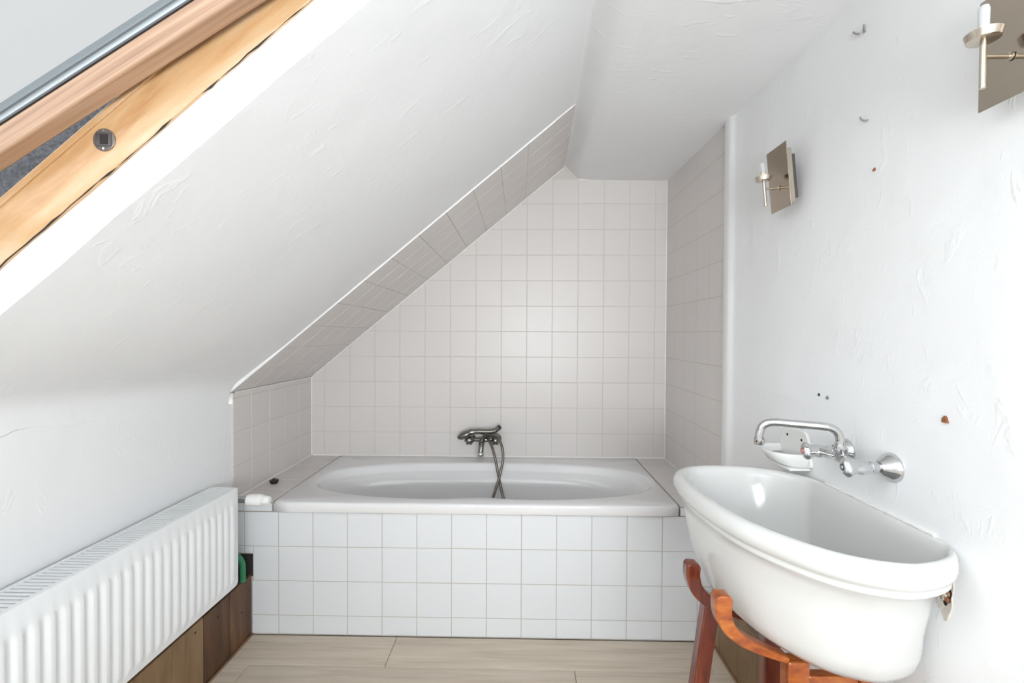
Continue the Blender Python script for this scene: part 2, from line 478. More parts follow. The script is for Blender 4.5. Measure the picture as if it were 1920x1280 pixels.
# (u x v) of x and z is -y, which faces the room
# right niche wall: facing -x ; u = -y, v = z
tiles(wall_r, (XR+0.006, 0, 0), (0, -1, 0), (0, 0, 1), grid(-(YB-0.008), -1.897, -(YB-0.008)+T), bz, M['tile_cream'], th=0.008)
# left niche wall: facing +x ; u = y, v = z
tiles(wl, (XL-0.001, 0, 0), (0, 1, 0), (0, 0, 1), grid(1.925, YB-0.008, YB-0.008-T), grid(0.45, 1.047, 1.022), M['tile_cream'], th=0.007)
MB().box((XL-0.02, 1.925, 0.45), (XL+0.0046, YB+0.01, 1.044)).build('tile_bed', M['grout_light'], wl, smooth=False)
# slope of the niche: u = y, v = up the slope, facing down into the room
vx = Vector((CA, 0, SA))
smax = (0.253-XL)/CA
def apexclip(): # along the slope, the top edge runs slightly askew to the crease
    return (0.052, 1, smax + 0.052*YB - 0.012)
tiles(ceiling, (XL, 0, slope_z(XL)+0.005), (0, 1, 0), vx, grid(1.908, YB-0.008, YB-0.008-T), grid(0.004, smax, 0.006), M['tile_cream'], clips=[apexclip()], th=-0.0001+0.006)

# ---- bath surround: tiled apron front and tiled ledges beside the tub
bs = thing('bath_surround', (0, YA, 0), 'white tiled front and ledges boxed around the bathtub', 'bath panel')
b = MB(); b.box((XL+0.001, YA+0.0014, 0), (XR-0.02, YA+0.05, 0.535))
b.build('core', M['grout_grey'], bs, smooth=False)
ax = grid(XL, XR, -1.0408); az = [0.003, 0.084, 0.234, 0.384, 0.534]
HX = -1.157
tiles(bs, (0, YA+0.007, 0), (1, 0, 0), (0, 0, 1), ax, az[3:], M['tile_white'])
tiles(bs, (0, YA+0.007, 0), (1, 0, 0), (0, 0, 1), [HX]+[a for a in ax if a > -1.1], az[:3], M['tile_white'])
# third row: the corner tile is cut around the pipe hole
tiles(bs, (0, YA+0.007, 0), (1, 0, 0), (0, 0, 1), [a for a in ax if a > -1.1], az[2:4], M['tile_white'])
tiles(bs, (0, YA+0.007, 0), (1, 0, 0), (0, 0, 1), [-1.152, -1.0408], az[2:4], M['tile_white'])
tiles(bs, (0, YA+0.007, 0), (1, 0, 0), (0, 0, 1), [XL, -1.191, -1.152], [0.352, 0.384], M['tile_white'])
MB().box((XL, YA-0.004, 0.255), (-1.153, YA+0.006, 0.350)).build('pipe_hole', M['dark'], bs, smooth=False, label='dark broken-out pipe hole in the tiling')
# ledges
TUBX0, TUBX1, TUBZ = -1.064, 0.680, 0.582
b = MB(); b.box((XL, YA+0.004, 0.50), (TUBX0-0.002, YB-0.009, 0.5770)); b.build('ledge_bed', M['grout_grey'], bs, smooth=False)
MB().box((TUBX1+0.002, YA+0.004, 0.50), (XR-0.004, YB-0.009, 0.5770)).build('ledge_bed', M['grout_grey'], bs, smooth=False)
tiles(bs, (0, 0, 0.574), (1, 0, 0), (0, 1, 0), [XL+0.008, TUBX0-0.001], grid(YA+0.002, YB-0.009, 2.056), M['tile_cream'], th=0.006, gap=0.005)
tiles(bs, (0, 0, 0.574), (1, 0, 0), (0, 1, 0), [TUBX1+0.001, XR-0.004], grid(YA+0.002, YB-0.009, 2.056), M['tile_cream'], th=0.006, gap=0.005)
tiles(bs, (0, YA+0.002, 0), (1, 0, 0), (0, 0, 1), [XL+0.01, -1.19, TUBX0-0.001], [0.5375, 0.573], M['tile_white'], th=0.008, name='edge_tile')
tiles(bs, (0, YA+0.002, 0), (1, 0, 0), (0, 0, 1), [TUBX1+0.001, XR-0.02], [0.5375, 0.573], M['tile_white'], th=0.008, name='edge_tile')

# ---- silicone joints in the corners of the niche
def bead(name, pts, r, label):
    o = MB().tube(pts, r, 8).build(name, M['caulk'])
    return tag(o, label, 'sealant', kind='structure')
yb2 = YB-0.008
bead('trim_1', [(XL+0.007, yb2, 0.582), (XL+0.007, yb2, 1.05)], 0.0045, 'white silicone joint up the left back corner of the niche')
bead('trim_2', [(XL+0.007, yb2, slope_z(XL)-0.002), (0.245, yb2, slope_z(0.245)-0.009)], 0.0045, 'white silicone joint along the slope on the back wall')
bead('trim_3', [(XR-0.003, yb2, 0.582), (XR-0.003, yb2, 2.21)], 0.004, 'white silicone joint up the right back corner of the niche')
bead('trim_4', [(XL, yb2+0.001, 0.580), (XR, yb2+0.001, 0.580)], 0.006, 'white silicone joint between bathtub and back wall')
bead('trim_5', [(XL+0.009, YA+0.01, 0.583), (XL+0.009, YB, 0.583)], 0.006, 'white silicone joint between left ledge and niche wall')
bead('trim_6', [(XL+0.008, 1.945, slope_z(XL)-0.001), (XL+0.008, YB, slope_z(XL)-0.001)], 0.0035, 'white silicone joint where the niche wall meets the slope')
bead('trim_7', [(0.335, yb2, 2.213), (XR, yb2, 2.211)], 0.0035, 'white silicone joint between back wall and flat ceiling')
bead('trim_8', [(XR-0.004, YA+0.01, 0.582), (XR-0.004, YB, 0.582)], 0.004, 'white silicone joint between right ledge and niche wall')

# ---- wooden boards along the foot of the walls
def boards(name, xfront, xback, edges, h, mats, label, sign):
    root = thing(name, ((xfront+xback)/2, 0, 0), label, 'wood panelling', kind='structure')
    for i, (y0, y1) in enumerate(zip(edges[1:], edges)):
        bb = MB(); xa, xb = sorted((xfront, xfront - sign*0.016))
        bb.box((xa, y0+0.0012, 0.004), (xb, y1-0.0012, h), 0.0015)
        bb.build('board', mats[min(i, len(mats)-1)], root, smooth=False)
    xa, xb = sorted((xfront - sign*0.017, xback))
    MB().box((xa, edges[-1], 0.0), (xb, edges[0]-0.001, h-0.004)).build('batten', M['dark'], root, smooth=False)
    return root
le = [1.914, 1.766, 1.617, 1.469, 1.317, 1.165, 1.013, 0.861, 0.709, 0.557, 0.405]
bl = boards('baseboard_left', -1.157, XL+0.001, le, 0.262, [M['board'], M['board'], M['board_pale'], M['board_pale'], M['board_pale'], M['board_pale']], 'low brown vertical board panelling under the radiator', 1)
re_ = [1.912, 1.848, 1.688, 1.515, 1.345, 1.175, 1.005, 0.835, 0.665, 0.495]
boards('baseboard_right', 0.82, XR-0.018, re_, 0.262, [M['board_pale']], 'low light brown board panelling behind the basin stand', -1)
for nm, x in (('trim_9', -1.153), ('trim_10', 0.8165)):
    o = MB().tube([(x, 0.42, 0.003), (x, 1.912, 0.003)], 0.0045, 8).build(nm, M['board_pale'])
    tag(o, 'thin wooden bead at the foot of the %s boards' % ('left' if x < 0 else 'right'), 'trim', kind='structure')
# knots in the left boards
for (y, z) in [(1.843, 0.14), (1.695, 0.215), (1.575, 0.232)]:
    MB().lathe((-1.1571, y, z), (1, 0, 0), [(-0.001, 0.005), (0.0006, 0.0045)], 12).build('knot', M['dark'], bl)

# ---------------------------------------------------------------- bathtub
def rect_pt(t, hx, hy, r):
    c, s = math.cos(t), math.sin(t)
    k = 1/max(abs(c)/hx, abs(s)/hy); x, y = c*k, s*k
    # round the corners
    qx, qy = abs(x), abs(y)
    if qx > hx-r and qy > hy-r:
        dx, dy = qx-(hx-r), qy-(hy-r); L = math.hypot(dx, dy)
        if L > r: dx, dy = dx*r/L, dy*r/L
        x = math.copysign(hx-r+dx, x); y = math.copysign(hy-r+dy, y)
    return x, y
tcx, tcy = (TUBX0+TUBX1)/2, (1.901+2.656)/2
thx, thy = (TUBX1-TUBX0)/2, (2.656-1.901)/2
ocx, ocy, oa, ob = -0.177, 2.246, 0.818, 0.278
NT = 128
angs = []
for i in range(NT):
    t = 2*math.pi*i/NT
    angs.append(math.atan2(math.sin(t)*thy, math.cos(t)*thx))
def rect_loop(z, d, r=0.022): return [(tcx+x, tcy+y, z) for x, y in [rect_pt(t, thx-d, thy-d, r) for t in angs]]
def oval_loop(z, sx, sy, waist=1.0, dx=0.0):
    L = []
    for t in angs:
        c, s = math.cos(t), math.sin(t); n = 2.6
        k = (abs(c/oa)**n + abs(s/ob)**n)**(-1/n)
        x, y = c*k*sx, s*k*sy
        if y < 0: y += waist*0.030*math.exp(-((x-0.0)/0.13)**2)
        L.append((ocx+x+dx, ocy+y, z))
    return L
b = MB()
b.face_strip([rect_loop(0.538, 0.014), rect_loop(0.538, 0.002), rect_loop(0.541, 0.0), rect_loop(0.572, 0.0), rect_loop(0.579, 0.003), rect_loop(TUBZ, 0.010),
              oval_loop(TUBZ-0.001, 1.025, 1.05), oval_loop(TUBZ-0.003, 1.008, 1.015), oval_loop(0.570, 0.996, 0.99), oval_loop(0.545, 0.982, 0.965),
              oval_loop(0.536, 0.972, 0.94, 0.8), oval_loop(0.530, 0.955, 0.90, 0.6), oval_loop(0.46, 0.93, 0.875, 0.4), oval_loop(0.32, 0.885, 0.83, 0.2), oval_loop(0.22, 0.845, 0.78, 0),
              oval_loop(0.175, 0.80, 0.70, 0), oval_loop(0.158, 0.72, 0.58, 0), oval_loop(0.154, 0.4, 0.3, 0)], True, False, True)
tub = b.build('bathtub', M['enamel'], smooth=True, angle=70)
tag(tub, 'built-in white bathtub with oval basin and rounded rim', 'bathtub')

# bath plug on the left ledge
pl = thing('bath_plug', (-1.186, 2.146, 0.580), 'small black rubber plug lying on the left tile ledge', 'bath plug')
MB().lathe((-1.186, 2.146, 0.580), (0, 0, 1), [(0, 0.015), (0.002, 0.0165), (0.013, 0.021), (0.016, 0.021), (0.018, 0.018)], 28).build('stopper', M['black_rubber'], pl)
MB().tube([(-1.191, 2.146, 0.597), (-1.191, 2.146, 0.602), (-1.186, 2.146, 0.605), (-1.181, 2.146, 0.602), (-1.181, 2.146, 0.597)], 0.0022, 8).build('ring', M['black_rubber'], pl)

# ---------------------------------------------------------------- bath mixer and hand shower
MX, MZ = -0.217, 0.690
mx = thing('bath_mixer', (MX, YB-0.007, MZ), 'worn chrome two-handle bath mixer on the tiled back wall', 'faucet')
for x in (MX-0.076, MX+0.076):
    MB().lathe((x, YB-0.007, MZ), (0, -1, 0), [(0, 0.032), (0.004, 0.031), (0.014, 0.016), (0.03, 0.013), (0.05, 0.013)], 28).build('escutcheon', M['chrome_dark'], mx)
    bb = MB()   # six-lobed knob
    prof = []
    loops = []
    for d, rr in [(0.048, 0.013), (0.052, 0.024), (0.066, 0.025), (0.074, 0.019), (0.078, 0.008), (0.079, 0.0005)]:
        loops.append([(x+rr*(1+0.13*math.cos(6*2*math.pi*k/48))*math.cos(2*math.pi*k/48), YB-0.007-d, MZ+rr*(1+0.13*math.cos(6*2*math.pi*k/48))*math.sin(2*math.pi*k/48)) for k in range(48)])
    bb.face_strip(loops, True, True, True)
    kn = bb.build('knob', M['chrome_dark'], mx)
    MB().ball((x, YB-0.007-0.079, MZ), 0.005, (1, 0.5, 1)).build('cap', M['chrome'], kn)
MB().tube([(MX-0.066, YB-0.04, MZ), (MX-0.03, YB-0.042, MZ), (MX, YB-0.044, MZ), (MX+0.03, YB-0.042, MZ), (MX+0.066, YB-0.04, MZ)], [0.0115, 0.0125, 0.018, 0.0125, 0.0115], 20).build('body', M['chrome_dark'], mx)
MB().tube(spline([(MX, YB-0.05, MZ+0.006), (MX-0.001, YB-0.085, MZ-0.004), (MX-0.003, YB-0.105, MZ-0.030), (MX-0.006, YB-0.112, MZ-0.066)], 6), 0.0155, 20).build('spout', M['chrome_dark'], mx)
MB().ball((MX-0.006, YB-0.112, MZ-0.068), 0.0205, (1, 1, 0.95)).build('aerator', M['chrome'], mx)
MB().lathe((MX+0.012, YB-0.046, MZ+0.006), (0, -0.35, 1), [(0, 0.010), (0.015, 0.010), (0.02, 0.013), (0.036, 0.013), (0.040, 0.010)], 20).build('cradle_post', M['chrome'], mx)
MB().box((MX+0.000, YB-0.078, MZ+0.034), (MX+0.030, YB-0.050, MZ+0.052), 0.005).build('cradle', M['chrome'], mx)
MB().lathe((MX, YB-0.09, MZ+0.004), (0, -1, 0.15), [(0, 0.014), (0.012, 0.016), (0.02, 0.010), (0.024, 0.002)], 6).build('diverter', M['chrome_dark'], mx)

hs = thing('hand_shower', (MX, YB-0.08, MZ+0.05), 'dark chrome hand shower resting on the bath mixer, hose hanging into the tub', 'shower head')
hy = YB-0.085
MB().tube(spline([(MX-0.075, hy, MZ+0.050), (MX-0.03, hy, MZ+0.056), (MX+0.03, hy, MZ+0.056), (MX+0.07, hy, MZ+0.060), (MX+0.088, hy-0.002, MZ+0.072), (MX+0.100, hy-0.004, MZ+0.084)], 5),
          [0.018]*3+[0.0152]*14+[0.0142]*6+[0.0145]*3, 18).build('handle', M['chrome_dark'], hs)
rotm = Matrix.Rotation(R(-24), 3, 'Y')
MB().ball((MX-0.100, hy, MZ+0.036), 0.041, (1.15, 0.75, 0.55), rotm, 28).build('head', M['chrome_dark'], hs)
MB().ball((MX-0.106, hy-0.003, MZ+0.026), 0.03, (1.05, 0.7, 0.4), rotm, 24).build('spray_face', M['hose'], hs)
MB().lathe((MX+0.100, hy-0.004, MZ+0.084), (0.7, -0.1, 0.7), [(-0.004, 0.013), (0.004, 0.014), (0.006, 0.010)], 18).build('end_nut', M['black_rubber'], hs)
hp = [(-0.195, 2.585, 0.715), (-0.165, 2.565, 0.726), (-0.128, 2.54, 0.722), (-0.102, 2.52, 0.682), (-0.093, 2.50, 0.612), (-0.113, 2.474, 0.514), (-0.144, 2.445, 0.417),
      (-0.185, 2.41, 0.29), (-0.17, 2.35, 0.20), (-0.10, 2.30, 0.170), (-0.03, 2.33, 0.19), (-0.05, 2.41, 0.30), (-0.091, 2.455, 0.417), (-0.117, 2.488, 0.520), (-0.138, 2.515, 0.612), (-0.158, 2.54, 0.67), (-0.180, 2.565, 0.705), (-0.20, 2.59, 0.708)]
hpts = spline(hp, 14)
MB().tube(hpts, [0.0068 + 0.0007*(i % 2) for i in range(len(hpts))], 12).build('hose', M['hose'], hs)

# ---------------------------------------------------------------- radiator
RY0, RY1, RX0, RX1, RZ0, RZ1 = 0.34, 1.762, -1.236, -1.117, 0.303, 0.691
rad = thing('radiator', ((RX0+RX1)/2, (RY0+RY1)/2, RZ0), 'white ribbed panel radiator on the low left wall', 'radiator')
# pressed front panel: border flat, flutes raised between
def panel(xf, sgn, name):
    pitch_, nr = 0.0357, 39
    yst = RY1-0.030
    yl = [RY1]
    sect = [(0.0, 0), (0.18, 0.15), (0.30, 0.85), (0.42, 1), (0.62, 1), (0.74, 0.85), (0.86, 0.15)]
    cols = [(RY1, 0)]
    y = RY1-0.020
    while y - pitch_ > RY0+0.02:
        for s_, h in sect: cols.append((y - s_*pitch_, h))
        y -= pitch_
    cols += [(y, 0), (RY0, 0)]
    zrows = [(RZ0, 0), (RZ0+0.020, 0), (RZ0+0.030, 0.25), (RZ0+0.042, 1), (RZ1-0.075, 1), (RZ1-0.062, 0.6), (RZ1-0.052, 0), (RZ1-0.006, 0), (RZ1, 0)]
    bb = MB()
    loops = []
    for z, k in zrows:
        edge = 0.0 if RZ0 < z < RZ1 else 0.004
        loops.append([(xf + sgn*(0.0062*k*h - edge - (0.003 if yy in (RY0, RY1) else 0)), yy, z) for yy, h in cols])
    bb.face_strip(loops, False)
    o = bb.build(name, M['rad_paint'], rad, smooth=True, angle=75)
    return o
panel(RX1, 1, 'front_panel')
panel(RX0+0.012, -1, 'rear_panel')
for nm, (ya, yb_) in (('side_cover', (RY1-0.004, RY1)), ('side_cover', (RY0, RY0+0.004))):
    MB().box((RX0+0.006, ya, RZ0+0.008), (RX1-0.003, yb_, RZ1), 0.0015).build(nm, M['rad_paint'], rad, smooth=False)
b = MB()   # top cover: two rails, blank ends and slats
b.box((RX1-0.020, RY0, RZ1-0.010), (RX1-0.003, RY1, RZ1+0.0005), 0.002); b.box((RX0+0.004, RY0, RZ1-0.010), (RX0+0.016, RY1, RZ1), 0.002)
b.box((RX0+0.015, RY1-0.105, RZ1-0.004), (RX1-0.019, RY1-0.002, RZ1-0.001))
b.build('top_cover', M['rad_paint'], rad, smooth=False)
b = MB(); y = RY1-0.108
while y > RY0+0.01:
    b.box((RX0+0.014, y-0.0085, RZ1-0.006), (RX1-0.018, y, RZ1-0.0012)); y -= 0.0145
g = b.build('grille', M['rad_paint'], rad, smooth=False)
b = MB(); y = RY1-0.03   # convector fins inside
b.box((RX0+0.022, RY0+0.01, RZ0+0.03), (RX1-0.024, RY1-0.01, RZ1-0.016))
b.build('convector', M['steel'], rad, smooth=False)
for yy in (RY1-0.25, RY0+0.25):
    MB().box((XL+0.001, yy-0.015, RZ0+0.08), (RX0+0.014, yy+0.015, RZ1-0.08)).build('bracket', M['rad_paint'], rad, smooth=False)
# thermostat head
TY, TZ = 1.815, 0.623
MB().tube([(-1.165, RY1-0.002, TZ), (-1.165, TY, TZ)], 0.010, 14).build('valve_stub', M['chrome_dark'], rad)
MB().lathe((-1.178, TY, TZ), (1, 0, 0), [(0, 0.014), (0.06, 0.014), (0.064, 0.019), (0.066, 0.019)], 20).build('valve_collar', M['steel'], rad)
th = MB().lathe((-1.112, TY, TZ), (1, 0, 0), [(0, 0.019), (0.002, 0.0225), (0.045, 0.0245), (0.058, 0.022), (0.062, 0.0175), (0.085, 0.0165), (0.091, 0.014), (0.094, 0.008)], 28).build('thermostat_head', M['white_plastic'], rad)
MB().lathe((-1.05, TY, TZ), (1, 0, 0), [(0, 0.0185), (0.012, 0.0190), (0.02, 0.0172)], 10).build('grip_ring', M['white_plastic'], th, smooth=False)

# green pipe bend behind the radiator end
gp = thing('pipe_bend', (-1.172, 1.85, 0.27), 'green plastic pipe bend beside the pipe hole at the radiator end', 'pipe')
MB().tube(spline([(-1.235, 1.855, 0.372), (-1.205, 1.855, 0.374), (-1.180, 1.856, 0.366), (-1.164, 1.858, 0.340), (-1.161, 1.858, 0.300), (-1.161, 1.858, 0.262)], 6), 0.0115, 16).build('elbow', M['green'], gp)
MB().tube([(-1.215, 1.835, 0.320), (-1.185, 1.83, 0.342)], [0.007, 0.006], 12).build('drain_tip', M['steel'], gp)

# ---------------------------------------------------------------- wash basin
foot = [(.852, .915), (.835, .868), (.80, .833), (.74, .808), (.682, .802), (.608, .828), (.547, .885), (.488, .985), (.459, 1.093), (.446, 1.228), (.457, 1.345), (.500, 1.415), (.56, 1.438), (.622, 1.441), (.70, 1.430), (.764, 1.40), (.82, 1.345), (.850, 1.27), (.852, 1.18), (.852, 1.09), (.852, 1.0)]
FP = [(min(v.x, .8505), v.y) for v in spline([(x, y, 0) for x, y in foot], 6, True)]
WX, CY = 0.8505, 1.125
def bl_(z, sx, sy, back=0.0, dy=0.0):
    return [(min(WX-(WX-x)*sx, WX-back), CY+dy+(y-CY)*sy, z) for x, y in FP]
b = MB()
RZ = 0.893
loops = [bl_(0.590, 0.30, 0.22, 0.05), bl_(0.594, 0.50, 0.42, 0.04), bl_(0.625, 0.63, 0.58, 0.032), bl_(0.68, 0.735, 0.69, 0.028), bl_(0.76, 0.80, 0.78, 0.024), bl_(0.84, 0.855, 0.855, 0.020), bl_(0.872, 0.880, 0.885, 0.017),
         bl_(0.886, 0.900, 0.905, 0.013), bl_(0.893, 0.930, 0.935, 0.008), bl_(0.894, 0.955, 0.955, 0.004), bl_(0.890, 0.980, 0.980), bl_(0.881, 0.995, 0.995), bl_(0.868, 1.0, 1.0), bl_(0.856, 0.992, 0.992), bl_(0.847, 0.972, 0.972), bl_(0.841, 0.950, 0.950),
         bl_(0.838, 0.948, 0.948), bl_(0.833, 0.952, 0.950), bl_(0.829, 0.950, 0.946), bl_(0.826, 0.938, 0.936),
         bl_(0.80, 0.932, 0.880, 0, 0.014), bl_(0.75, 0.912, 0.848, 0, 0.018), bl_(0.70, 0.885, 0.810, 0, 0.020), bl_(0.650, 0.850, 0.775, 0, 0.016), bl_(0.618, 0.805, 0.725, 0, 0.013), bl_(0.593, 0.728, 0.645, 0, 0.010), bl_(0.578, 0.635, 0.555, 0, 0.008), bl_(0.569, 0.5, 0.42, 0, 0.008), bl_(0.5675, 0.3, 0.22, 0, 0.008)]
b.face_strip(loops, True, True, True)
basin = b.build('wash_basin', M['porcelain'], smooth=True, angle=60)
MB().tube([(WX-0.002, 0.93+0.33*k/30, 0.8965+random.uniform(-0.001, 0.001)) for k in range(31)], [random.uniform(0.0035, 0.0055) for k in range(31)], 8).build('sealant', M['caulk'], basin)
tag(basin, 'large white oval porcelain wash basin with rolled rim against the right wall', 'sink')

# stand
st = thing('basin_stand', (0.64, 1.12, 0), 'red-brown varnished wooden stand with curved arms cradling the basin', 'basin stand')
def yoke(y, th, pts, w, material):
    c = spline([(x, z, 0) for x, z in pts], 6)
    L, Rr = [], []
    for i, p in enumerate(c):
        t = (c[min(len(c)-1, i+1)]-c[max(0, i-1)]).normalized(); nrm = Vector((-t.y, t.x, 0)); ww = (w[0]+(w[1]-w[0])*i/(len(c)-1))*math.sqrt(min(1, (i+0.9)/3))
        L.append((p.x+nrm.x*ww/2, p.y+nrm.y*ww/2)); Rr.append((p.x-nrm.x*ww/2, p.y-nrm.y*ww/2))
    poly = L+list(reversed(Rr))
    bb = MB()
    loops = [[(q[0], yy, q[1]) for q in poly] for yy in (y-th/2, y+th/2)]
    bb.face_strip(loops, True, False, False)
    n = len(c)
    for yy in (y-th/2, y+th/2):
        l = [bb.bm.verts.new((q[0], yy, q[1])) for q in L]; r = [bb.bm.verts.new((q[0], yy, q[1])) for q in Rr]
        for i in range(n-1): bb.bm.faces.new((l[i], l[i+1], r[i+1], r[i]))
    bmesh.ops.remove_doubles(bb.bm, verts=bb.bm.verts, dist=1e-5)
    return bb.build('arm', material, st, smooth=True, bevel=0.004, angle=40)
yoke(1.035, 0.034, [(0.466, 0.714), (0.465, 0.672), (0.474, 0.644), (0.492, 0.622), (0.520, 0.603), (0.560, 0.585), (0.612, 0.567)], (0.041, 0.014), M['yoke'])
yoke(1.20, 0.034, [(0.461, 0.702), (0.459, 0.668), (0.469, 0.634), (0.490, 0.610), (0.52, 0.590), (0.56, 0.577), (0.60, 0.563), (0.66, 0.553)], (0.038, 0.022), M['stand'])
def beam(name, p, q, w, d, material):
    p, q = Vector(p), Vector(q); t = (q-p).normalized(); L = (q-p).length
    x = Vector((0, 1, 0)).cross(t).normalized(); y = t.cross(x)
    m = Matrix((x, y, t)).transposed()
    bb = MB(); c = (p+q)/2
    g = bmesh.ops.create_cube(bb.bm, size=1, matrix=Matrix.Translation(c) @ m.to_4x4() @ Matrix.Diagonal((w, d, L, 1)))
    return bb.build(name, material, st, smooth=False, bevel=0.004)
beam('leg', (0.431, 1.20, 0.002), (0.509, 1.20, 0.590), 0.040, 0.036, M['stand'])
beam('leg', (0.667, 1.20, 0.0), (0.667, 1.20, 0.565), 0.042, 0.036, M['stand'])
beam('leg', (0.633, 1.035, 0.0), (0.633, 1.035, 0.566), 0.048, 0.036, M['yoke'])
beam('leg', (0.789, 1.035, 0.0), (0.789, 1.035, 0.566), 0.038, 0.036, M['yoke'])
beam('rail', (0.657, 1.035, 0.518), (0.770, 1.035, 0.518), 0.028, 0.026, M['yoke'])
beam('rail', (0.657, 1.035, 0.16), (0.770, 1.035, 0.16), 0.03, 0.026, M['yoke'])
beam('rail', (0.650, 1.053, 0.2), (0.650, 1.182, 0.2), 0.03, 0.026, M['stand'])

# drain under the basin
dp = thing('drain_pipe', (0.735, 1.12, 0), 'white plastic waste pipe below the wash basin', 'pipe')
MB().tube([(0.735, 1.12, 0.5665), (0.735, 1.12, 0.34)], 0.018, 16).build('tailpiece', M['white_plastic'], dp)
MB().tube(spline([(0.735, 1.12, 0.345), (0.735, 1.12, 0.29), (0.755, 1.12, 0.262), (0.785, 1.12, 0.29), (0.80, 1.12, 0.32), (0.836, 1.12, 0.325)], 5), 0.018, 16).build('trap', M['white_plastic'], dp)

# ---------------------------------------------------------------- basin mixer tap
WXR = XR-0.004
tp = thing('basin_mixer', (WXR, 1.115, 1.0), 'chrome wall-mounted mixer tap with long curved spout above the wash basin', 'faucet')
TZ0 = 1.003
for y, ring, nm in ((1.042, M['black_mark'], 'near'), (1.188, M['red'], 'far')):
    MB().lathe((WXR, y, TZ0), (-1, 0, 0), [(0, 0.034), (0.004, 0.0335), (0.012, 0.028), (0.028, 0.0165), (0.031, 0.015)], 32).build('escutcheon', M['chrome'], tp)
    MB().lathe((WXR-0.028, y, TZ0), (-1, 0, 0), [(0, 0.011), (0.008, 0.011), (0.009, 0.0135), (0.022, 0.0135), (0.023, 0.0125), (0.028, 0.0125)], 24).build('union_nut', M['chrome'], tp)
    # handle: waisted body that flattens into a two-winged grip
    loops = []
    for d, ry, rz in [(0.052, 0.0135, 0.0135), (0.060, 0.0145, 0.0145), (0.075, 0.0165, 0.0165), (0.082, 0.014, 0.014), (0.090, 0.0145, 0.016), (0.098, 0.016, 0.021), (0.104, 0.0155, 0.022), (0.110, 0.011, 0.017), (0.112, 0.008, 0.012)]:
        rr = 24
        loops.append([(WXR-d, y+0.0, TZ0) if False else (WXR-d, y+ry*math.cos(2*math.pi*k/rr)*0.92+rz*math.sin(2*math.pi*k/rr)*0.25, TZ0+rz*math.sin(2*math.pi*k/rr)) for k in range(rr)])
    hd = MB().face_strip(loops, True, True, True).build('handle', M['chrome'], tp, angle=60)
    MB().lathe((WXR-0.1118, y, TZ0), (-1, 0, 0), [(0, 0.0075), (0.0012, 0.007)], 20).build('colour_ring', ring, hd, label='red hot mark' if nm == 'far' else 'dark cold mark')
    MB().lathe((WXR-0.1128, y, TZ0), (-1, 0, 0), [(0, 0.0045), (0.0008, 0.004)], 16).build('cap', M['alu'], hd)
MB().tube(spline([(WXR-0.066, 1.050, TZ0), (WXR-0.066, 1.08, TZ0+0.001), (WXR-0.066, 1.115, TZ0+0.004), (WXR-0.066, 1.15, TZ0+0.001), (WXR-0.066, 1.180, TZ0)], 4),
          [0.012]*4+[0.0105]*3+[0.014]*3+[0.0105]*3+[0.012]*4, 20).build('body', M['chrome'], tp)
MB().lathe((WXR-0.066, 1.115, TZ0+0.002), (0, 0, 1), [(0, 0.0125), (0.008, 0.0145), (0.012, 0.0165), (0.024, 0.0165), (0.027, 0.0135), (0.032, 0.011)], 24).build('spout_nut', M['chrome'], tp)
sx0 = WXR-0.066
sp = spline([(sx0, 1.115, 1.025), (sx0-0.001, 1.115, 1.050), (sx0-0.008, 1.116, 1.068), (sx0-0.022, 1.118, 1.078), (sx0-0.04, 1.122, 1.0805), (sx0-0.09, 1.142, 1.0815), (sx0-0.128, 1.158, 1.0825), (sx0-0.148, 1.167, 1.079), (sx0-0.160, 1.172, 1.068), (sx0-0.165, 1.174, 1.050), (sx0-0.165, 1.175, 1.036)], 6)
sp_o = MB().tube(sp, 0.0100, 20).build('spout', M['chrome'], tp)
MB().lathe((sx0-0.165, 1.175, 1.040), (0, 0, -1), [(0, 0.0102), (0.001, 0.0122), (0.016, 0.0122), (0.018, 0.0108)], 14).build('aerator', M['chrome'], sp_o)

# ---------------------------------------------------------------- soap dish
sd = thing('soap_dish', (WXR, 1.39, 0.91), 'white ceramic soap dish with two screw holes on the wall beyond the tap', 'soap dish')
b = MB()   # back plate with rounded upper corners
pts = [(1.325, 0.915), (1.465, 0.915), (1.468, 0.955), (1.462, 0.995), (1.445, 1.016), (1.42, 1.021), (1.36, 1.021), (1.338, 1.014), (1.325, 0.99), (1.322, 0.955)]
pp = [(v.x, v.y) for v in spline([(a, c, 0) for a, c in pts], 4, True)]
b.prism(pp, WXR, WXR-0.010, 'x'); plate = b.build('back_plate', M['porcelain_white'], sd, bevel=0.003)
for y, z in ((1.428, 0.994), (1.357, 0.992)):
    MB().lathe((WXR-0.0095, y, z), (-1, 0, 0), [(0, 0.0042), (0.0011, 0.0042)], 16).build('screw_hole', M['dark'], plate)
b = MB()
def dl(z, x, e, back=WXR-0.009):   # boat shape of the dish
    L = []
    for k in range(25):
        t = math.pi*k/24; n = 3.2
        c, s = math.cos(t), math.sin(t); kk = (abs(c)**n+abs(s)**n)**(-1/n)
        L.append((back-x*s*kk, 1.394+(0.072-e)*c*kk, z))
    return L
b.face_strip([dl(0.936, 0.060, 0.012), dl(0.938, 0.075, 0.006), dl(0.956, 0.083, 0.001), dl(0.957, 0.086, 0.0), dl(0.955, 0.0875, -0.001), dl(0.940, 0.083, 0.001), dl(0.922, 0.066, 0.006), dl(0.915, 0.05, 0.012), dl(0.914, 0.03, 0.02)], False)
b.build('dish', M['porcelain_white'], sd, angle=70)
MB().box((WXR-0.062, 1.325, 0.908), (WXR-0.001, 1.463, 0.9145), 0.003).build('foot_ledge', M['porcelain_white'], sd)

